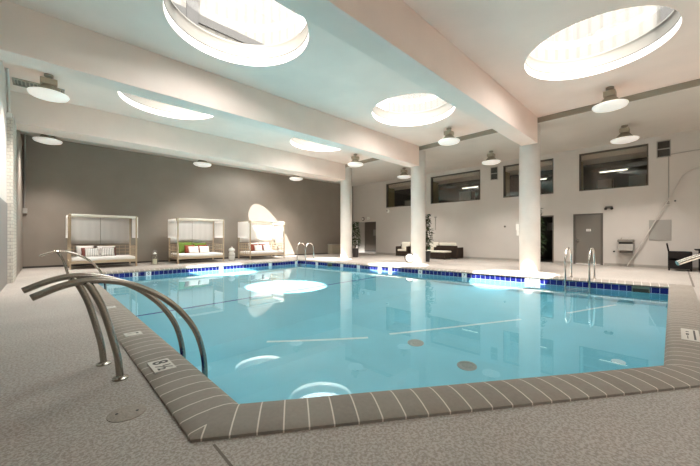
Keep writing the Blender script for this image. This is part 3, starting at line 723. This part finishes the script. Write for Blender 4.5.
# ------------------------------------------------------------------ daybeds (local x along the wall, y towards the wall)
def make_daybed(label):
    t = thing('daybed', label, 'daybed', group='canopy daybeds along the gray wall'); W_, D_, H_ = 2.1, 1.42, 2.06
    for x in (.03, W_ - .03):
        for y in (.03, D_ - .03):
            bm = NB(); box(bm, x - .027, x + .027, y - .027, y + .027, 0, H_, bev=.004); obj('post', bm, M['post'], t)
    bm = NB(); box(bm, .057, W_ - .057, 0.0, .055, .20, .30); box(bm, .057, W_ - .057, D_ - .055, D_, .20, .30); box(bm, 0, .055, .06, D_ - .06, .20, .30); box(bm, W_ - .055, W_, .06, D_ - .06, .20, .30); obj('base_frame', bm, M['post'], t)
    bm = NB(); box(bm, .058, W_ - .058, .005, D_ - .06, .29, .42, bev=.04); obj('mattress', bm, M['mattress'], t, smooth=True)
    bm = NB()
    for z in (.55, .70, .84): bar(bm, (.06, D_ - .03, z), (W_ - .06, D_ - .03, z), .022)
    for k in range(9): bar(bm, (.2 + k * .2125, D_ - .03, .42), (.2 + k * .2125, D_ - .03, .86), .018)
    for x in (.03, W_ - .03):
        for z in (.55, .70, .84): bar(bm, (x, .06, z), (x, D_ - .06, z), .022)
        for k in range(4): bar(bm, (x, .3 + k * .28, .3), (x, .3 + k * .28, .86), .018)
    obj('lattice', bm, M['post'], t)
    bm = NB(); box(bm, .06, W_ - .06, -.02, .05, 1.96, 2.05, bev=.015); obj('front_rail', bm, M['canopy'], t)
    bm = NB()
    for x in (.03, W_ - .03): bar(bm, (x, .05, 2.03), (x, D_ - .03, 2.03), .04)
    bar(bm, (.03, D_ - .03, 2.03), (W_ - .03, D_ - .03, 2.03), .04); obj('top_rails', bm, M['post'], t)
    def cloth(p0, p1, z0, z1, name, amp=.02, folds=9):
        bm = NB(); p0, p1 = Vector(p0), Vector(p1); nx, nz = 60, 6; d = p1 - p0; s = Vector((-d.y, d.x)).normalized()
        V = [[bm.verts.new((*(p0 + d * i / nx + s * amp * math.sin(2 * PI * folds * i / nx) * (1.1 - .5 * j / nz)), z0 + (z1 - z0) * j / nz)) for j in range(nz + 1)] for i in range(nx + 1)]
        for i in range(nx):
            for j in range(nz): bm.faces.new((V[i][j], V[i + 1][j], V[i + 1][j + 1], V[i][j + 1]))
        r = bmesh.ops.solidify(bm, geom=bm.faces[:], thickness=.006); obj(name, bm, M['curtain'], t, smooth=True)
    cloth((.06, D_ - .09), (1.03, D_ - .09), .92, 2.0, 'back_curtain', .003, 4); cloth((1.04, D_ - .09), (W_ - .06, D_ - .09), .92, 2.0, 'back_curtain', .003, 4)
    cloth((-.04, .10), (-.04, D_ - .06), 1.16, 2.02, 'side_curtain', .014, 8); cloth((W_ + .04, .10), (W_ + .04, D_ - .06), 1.16, 2.02, 'side_curtain', .014, 8)
    return t
DB = [(.62, 15.42, 'canopy daybed with striped pillows, nearest to the left wall'), (4.22, 15.42, 'canopy daybed with green pillows, middle of the three'), (7.66, 15.42, 'canopy daybed standing in the sunlit patch')]
d0 = make_daybed(DB[0][2]); d0.location = (*DB[0][:2], 0)
for x, y, l in DB[1:]: dup(d0, (x, y, 0), 0, l)

def pillow(name, x, y, z, w_, h_, label, m, tilt=.3, rz=0., th=.13, border=None, group=None):
    """puffy cushion standing on its lower edge, leaning back (towards +y) by tilt"""
    t = thing(name, label, 'pillow', (x, y, z), rz, group)
    def shell(scale, bulge, mm, nm, uvm=False):
        bm = NB(); uvl = bm.loops.layers.uv.new('UVMap'); N = 12; g = {}
        for s in (-1, 1):
            for i in range(N + 1):
                for j in range(N + 1):
                    u, v = i / N * 2 - 1, j / N * 2 - 1
                    k = ((1 - u ** 4) * (1 - v ** 4)) ** .5
                    pin = 1 - .06 * (1 - abs(u)) * abs(v) - .0; pin2 = 1 - .06 * (1 - abs(v)) * abs(u)
                    p = Vector((u * w_ / 2 * pin2 * scale, -s * k * bulge / 2, v * h_ / 2 * pin * scale))
                    if s == 1 and (i in (0, N) or j in (0, N)): g[(1, i, j)] = g[(-1, i, j)]
                    else: g[(s, i, j)] = bm.verts.new(p)
            for i in range(N):
                for j in range(N):
                    q = [g[(s, i, j)], g[(s, i + 1, j)], g[(s, i + 1, j + 1)], g[(s, i, j + 1)]]
                    f = bm.faces.new(q if s == 1 else q[::-1])
                    for lp in f.loops: lp[uvl].uv = (lp.vert.co.x + 5, lp.vert.co.z + 5)
        bmesh.ops.recalc_face_normals(bm, faces=bm.faces[:])
        mt = Matrix.Rotation(-tilt, 4, 'X') @ Matrix.Translation((0, 0, h_ / 2))
        bmesh.ops.transform(bm, matrix=mt, verts=bm.verts[:]); return obj(nm, bm, mm, t, smooth=True)
    if border:
        shell(1., th * .8, border, 'trim'); shell(.84, th * 1.02, m, 'cover')
    else: shell(1., th, m, 'cover')
    return t
zm = .425
# first daybed
pillow('pillow', 1.15, 16.50, zm, .56, .44, 'large white pillow at the back left of the striped pillows', M['pwhite'], .25)
pillow('pillow', 1.83, 16.50, zm, .62, .42, 'large white pillow at the back right of the striped pillows', M['pwhite'], .25)
pillow('pillow', 1.24, 16.30, zm, .46, .36, 'maroon edged pillow behind the left striped pillow', M['pmaroon'], .3, th=.11)
pillow('pillow', 1.90, 16.30, zm, .46, .36, 'maroon edged pillow behind the right striped pillow', M['pmaroon'], .3, th=.11)
pillow('pillow', 1.34, 16.12, zm, .46, .35, 'gray and white striped pillow, the left one of two', M['stripes'], .35)
pillow('pillow', 1.83, 16.12, zm, .46, .35, 'gray and white striped pillow, the right one of two', M['stripes'], .35)
# second daybed
pillow('pillow', 4.86, 16.50, zm, .72, .54, 'large green pillow at the back left of the middle daybed', M['pgreen'], .25, th=.18)
pillow('pillow', 5.55, 16.50, zm, .66, .50, 'large green pillow at the back right of the middle daybed', M['pgreen'], .25, th=.18)
pillow('pillow', 5.02, 16.28, zm, .48, .40, 'rust red pillow behind the left white pillow of the middle daybed', M['pred'], .3, th=.11)
pillow('pillow', 5.62, 16.28, zm, .48, .40, 'rust red pillow behind the right white pillow of the middle daybed', M['pred'], .3, th=.11)
pillow('pillow', 5.13, 16.10, zm, .46, .34, 'white pillow in front of the left green pillow', M['pwhite'], .35)
pillow('pillow', 5.63, 16.10, zm, .46, .34, 'white pillow in front of the right green pillow', M['pwhite'], .35)
# third daybed
pillow('pillow', 8.45, 16.50, zm, .62, .46, 'large white pillow at the back left of the sunlit daybed', M['pwhite'], .25)
pillow('pillow', 9.10, 16.50, zm, .62, .46, 'large white pillow at the back right of the sunlit daybed', M['pwhite'], .25)
pillow('pillow', 8.36, 16.28, zm, .48, .40, 'rust red pillow behind the left white pillow of the sunlit daybed', M['pred'], .3, th=.11)
pillow('pillow', 8.90, 16.28, zm, .48, .40, 'rust red pillow behind the right white pillow of the sunlit daybed', M['pred'], .3, th=.11)
pillow('pillow', 8.52, 16.10, zm, .46, .34, 'white front pillow on the left of the sunlit daybed', M['pwhite'], .35)
pillow('pillow', 9.06, 16.10, zm, .46, .34, 'white front pillow on the right of the sunlit daybed', M['pwhite'], .35)

# lanterns
t = thing('candle_lantern', 'clear glass lantern with an ivory candle between first and second daybeds', 'lantern', (3.43, 15.8, 0))
bm = NB(); lathe(bm, [(.14, .0), (.14, .015), (.135, .02), (.135, .38), (.07, .46), (.06, .46), (.125, .375), (.125, .02)], seg=28, caps=False); obj('glass_jar', bm, M['jar'], t, angle=40)
bm = NB(); lathe(bm, [(.145, 0), (.145, .012), (.001, .012)], seg=28); obj('base', bm, M['satin'], t)
bm = NB(); lathe(bm, [(.085, .014), (.085, .24), (.001, .235)], seg=24); cd = obj('candle', bm, M['candle'], t, angle=40)
bm = NB(); lathe(bm, [(.075, .45), (.08, .47), (.04, .50), (.02, .54), (.001, .545)], seg=24); obj('lid', bm, M['plastic_white'], t, angle=50)
bm = NB(); tube(bm, [(-.075, 0, .47), (-.07, 0, .56), (0, 0, .63), (.07, 0, .56), (.075, 0, .47)], .008, 8, 4); obj('handle', bm, M['satin'], t)
t = thing('candle_lantern', 'white bulbous lantern between the middle and sunlit daybeds', 'lantern', (6.83, 15.75, 0))
bm = NB(); lathe(bm, [(.12, 0), (.15, .03), (.16, .2), (.16, .36), (.12, .42), (.11, .44), (.16, .50), (.165, .55), (.11, .63), (.001, .635)], seg=28); obj('body', bm, M['glasswhite'], t, angle=60)
bm = NB(); lathe(bm, [(.03, .633), (.045, .67), (.02, .71), (.001, .715)], seg=16); obj('finial', bm, M['satin'], t, angle=50)
bm = NB(); lathe(bm, [(.163, .26), (.166, .28), (.163, .30)], seg=28, caps=False); obj('band', bm, M['satin'], t)

# round lamp at the foot of the middle column
t = thing('floor_lamp', 'round white disc lamp standing on the deck at the middle column', 'lamp', (11.98, 8.46, 0), math.atan2(-8.55, -12.0))
bm = NB(); lathe(bm, [(.21, -.03), (.23, 0), (.21, .035), (.18, .035), (.18, .02), (.001, .02)], seg=36); mm = Matrix.Translation((0, 0, .235)) @ Matrix.Rotation(PI / 2, 4, 'Y')
bmesh.ops.transform(bm, matrix=mm, verts=bm.verts[:]); obj('rim', bm, M['black'], t, angle=50)
bm = NB(); lathe(bm, [(.172, .022), (.15, .045), (.08, .06), (.001, .063)], seg=36); bmesh.ops.transform(bm, matrix=mm, verts=bm.verts[:]); obj('lens', bm, M['lens'], t, angle=60)
bm = NB(); box(bm, -.10, .06, -.10, .10, 0, .03, bev=.006); obj('foot', bm, M['lampmetal'], t)

# ------------------------------------------------------------------ plants
def plant(x, y, h, label, pr=.20, ph=.52, width=.26, nleaf=420, seed=1):
    rnd = random.Random(seed); t = thing('potted_ficus', label, 'plant', (x, y, 0), 0, 'potted plants behind the columns')
    bm = NB(); lathe(bm, [(pr * .78, 0), (pr, ph - .05), (pr * 1.04, ph - .04), (pr * 1.04, ph), (pr * .93, ph), (pr * .9, ph - .06)], seg=24); obj('pot', bm, M['pot'], t, angle=40)
    bm = NB(); lathe(bm, [(pr * .9, ph - .07), (.001, ph - .055)], seg=24, caps=False); obj('soil', bm, M['soil'], t)
    bm = NB()
    for k in range(3):
        a = k * 2.1; tube(bm, [(.04 * math.cos(a), .04 * math.sin(a), ph - .08), (.06 * math.cos(a + 1), .06 * math.sin(a + 1), ph + .5), (.07 * math.cos(a + 2), .07 * math.sin(a + 2), h - .25)], .014, 7, 4)
    obj('stem', bm, M['stem'], t, smooth=True)
    bm = NB()
    for k in range(nleaf):
        z = ph + .12 + (h - ph - .12) * rnd.random(); u = (z - ph) / (h - ph); rr = width * (.55 + .45 * math.sin(PI * min(1, u * 1.05 + .1))) * rnd.random() ** .6
        a = rnd.random() * 2 * PI; c = Vector((rr * math.cos(a), rr * math.sin(a), z)); L = rnd.uniform(.11, .18); w_ = L * .42
        d = Vector((math.cos(a + rnd.uniform(-.8, .8)), math.sin(a + rnd.uniform(-.8, .8)), rnd.uniform(-.9, .3))).normalized(); s = d.cross(Vector((rnd.uniform(-.4, .4), rnd.uniform(-.4, .4), 1))).normalized(); nn = s.cross(d)
        P = [c, c + d * L * .3 + s * w_ / 2 + nn * .01, c + d * L * .7 + s * w_ * .4, c + d * L - nn * .015, c + d * L * .7 - s * w_ * .4, c + d * L * .3 - s * w_ / 2 + nn * .01, c + d * L * .5 - nn * .012]
        V = [bm.verts.new(p) for p in P]
        for i in range(6): bm.faces.new((V[i], V[(i + 1) % 6], V[6]))
    obj('foliage', bm, M['leaf'], t)
    return t
plant(13.35, 8.46, 2.32, 'potted ficus in a charcoal pot right of the middle column', seed=3)
plant(13.30, 13.30, 2.1, 'potted ficus in a charcoal pot right of the farthest column', seed=5)
plant(13.38, 3.74, 2.25, 'potted ficus half hidden behind the nearest column', width=.36, seed=8)

# ------------------------------------------------------------------ wicker seats (local +y = front)
def wicker_seat(name, label, cat, loc, rz, W_=.85, D_=.8, H_=.72, seat=.32, m='wicker', group=None):
    t = thing(name, label, cat, loc, rz, group); w2, d2 = W_ / 2, D_ / 2
    bm = NB(); box(bm, -w2 + .12, w2 - .12, -d2 + .12, d2, .04, seat, bev=.01); obj('seat_base', bm, M[m], t)
    for s in (-1, 1):
        bm = NB(); box(bm, min(s * w2, s * (w2 - .118)), max(s * w2, s * (w2 - .118)), -d2 + .122, d2, .04, H_ - .10, bev=.015); obj('armrest', bm, M[m], t)
    bm = NB(); box(bm, -w2, w2, -d2, -d2 + .12, .04, H_, bev=.015); obj('backrest', bm, M[m], t)
    for sx_ in (-1, 1):
        for sy_ in (-1, 1):
            bm = NB(); cyl(bm, (sx_ * (w2 - .06), sy_ * (d2 - .06)), .02, 0, .042, 10); obj('leg', bm, M['black'], t)
    bm = NB(); box(bm, -w2 + .125, w2 - .125, -d2 + .20, d2 - .01, seat + .003, seat + .12, bev=.035); obj('seat_cushion', bm, M['cushion'], t, smooth=True)
    bm = NB(); box(bm, -w2 + .13, w2 - .13, -.07, .07, 0, .44, bev=.04); bmesh.ops.transform(bm, matrix=Matrix.Translation((0, -d2 + .235, seat + .125)) @ Matrix.Rotation(.16, 4, 'X'), verts=bm.verts[:]); obj('back_cushion', bm, M['cushion'], t, smooth=True)
    return t
wicker_seat('wicker_armchair', 'dark wicker armchair with cream cushions left of the middle column', 'armchair', (16.3, 11.9, 0), PI / 2 + .15)
wicker_seat('wicker_armchair', 'dark wicker armchair facing the viewer behind the cream topped ottoman', 'armchair', (16.5, 10.02, 0), PI / 2)
wicker_seat('wicker_sofa', 'dark wicker loveseat turned its back to the pool', 'sofa', (16.45, 8.90, 0), -PI / 2, W_=1.25)
t = thing('wicker_ottoman', 'low dark wicker ottoman with a cream top beside the potted ficus', 'ottoman', (15.5, 9.02, 0))
bm = NB(); box(bm, -.35, .35, -.55, .55, .04, .36, bev=.01); obj('ottoman_base', bm, M['wicker'], t)
bm = NB(); box(bm, -.35, .35, -.56, .56, .362, .45, bev=.03); obj('cushion', bm, M['cushion'], t, smooth=True)
for sx_ in (-1, 1):
    for sy_ in (-1, 1):
        bm = NB(); cyl(bm, (sx_ * .28, sy_ * .48), .02, 0, .042, 10); obj('leg', bm, M['black'], t)

def dining_chair(label, loc, rz):
    t = thing('wicker_dining_chair', label, 'chair', loc, rz, 'black wicker dining chairs'); 
    bm = NB(); box(bm, -.30, .30, -.27, .27, .36, .44, bev=.01); obj('seat', bm, M['wickerblack'], t)
    for s in (-1, 1):
        bm = NB(); box(bm, min(s * .30, s * .255), max(s * .30, s * .255), -.30, .30, .07, .68, bev=.01); obj('side_panel', bm, M['wickerblack'], t)
        for y in (-.27, .27):
            bm = NB(); box(bm, s * .28 - .02, s * .28 + .02, y - .02, y + .02, 0, .072); obj('leg', bm, M['wickerblack'], t)
    bm = NB(); box(bm, -.25, .25, -.02, .02, .0, .58, bev=.01); bmesh.ops.transform(bm, matrix=Matrix.Translation((0, -.24, .40)) @ Matrix.Rotation(.16, 4, 'X'), verts=bm.verts[:]); obj('backrest', bm, M['wickerblack'], t)
    return t
dining_chair('black wicker chair left of the black table, facing right', (16.4, -.10, 0), PI)
dining_chair('black wicker chair beyond the black table at the right edge', (16.5, -1.75, 0), 0)
t = thing('wicker_table', 'black wicker table at the right edge beside the drinking area wall', 'table', (16.3, -.98, 0))
bm = NB(); box(bm, -.50, .50, -.52, .52, .74, .775, bev=.006); obj('tabletop', bm, M['wickerblack'], t)
bm = NB(); box(bm, -.42, .42, -.42, .42, .60, .738); obj('apron', bm, M['wickerblack'], t)
for sx_ in (-1, 1):
    for sy_ in (-1, 1):
        bm = NB(); box(bm, sx_ * .38 - .04, sx_ * .38 + .04, sy_ * .38 - .04, sy_ * .38 + .04, 0, .60); obj('leg', bm, M['wickerblack'], t)
t['label'] = 'black wicker table at the right edge in front of the white wall'

# ------------------------------------------------------------------ light
W = bpy.data.worlds.new('sky'); sc.world = W; W.use_nodes = True
bg = W.node_tree.nodes['Background']; bg.inputs[0].default_value = (1, .97, .94, 1); bg.inputs[1].default_value = 10.0
S = bpy.data.lights.new('sun', 'SUN'); S.energy = 28; S.angle = math.radians(.6); S.color = (1, .935, .87); S.cycles.is_caustics_light = True
so = bpy.data.objects.new('sun', S); COL.objects.link(so); so.rotation_euler = Vector((.44, .44, -1)).to_track_quat('-Z', 'Y').to_euler(); so.location = (0, 0, 20)
for i, (x, y) in enumerate(SKY):
    L = bpy.data.lights.new('skylight_portal', 'AREA'); L.shape = 'DISK'; L.size = 2 * RS; L.cycles.is_portal = True
    o = bpy.data.objects.new('skylight_portal', L); COL.objects.link(o); o.location = (x, y, (ZL if i == 7 else ZC) + .47)

# ------------------------------------------------------------------ camera
cam = bpy.data.cameras.new('camera'); cam.sensor_width = 36; cam.lens = 36 * 315 / 700; cam.shift_y = 4 / 700; cam.clip_start = .02
co = bpy.data.objects.new('camera', cam); COL.objects.link(co); co.location = (0, 0, 1.2); co.rotation_euler = (PI / 2, 0, -math.atan2(.695, .719))
sc.camera = co
vs = sc.view_settings; vs.view_transform = 'Standard'; vs.look = 'None'; vs.gamma = 1; vs.use_curve_mapping = False; vs.exposure = .33
cy = sc.cycles; cy.max_bounces = 12; cy.diffuse_bounces = 6; cy.glossy_bounces = 4; cy.transmission_bounces = 8; cy.transparent_max_bounces = 8; cy.use_denoising = True
cy.caustics_refractive = True; cy.caustics_reflective = False; cy.blur_glossy = .5; cy.sample_clamp_indirect = 8
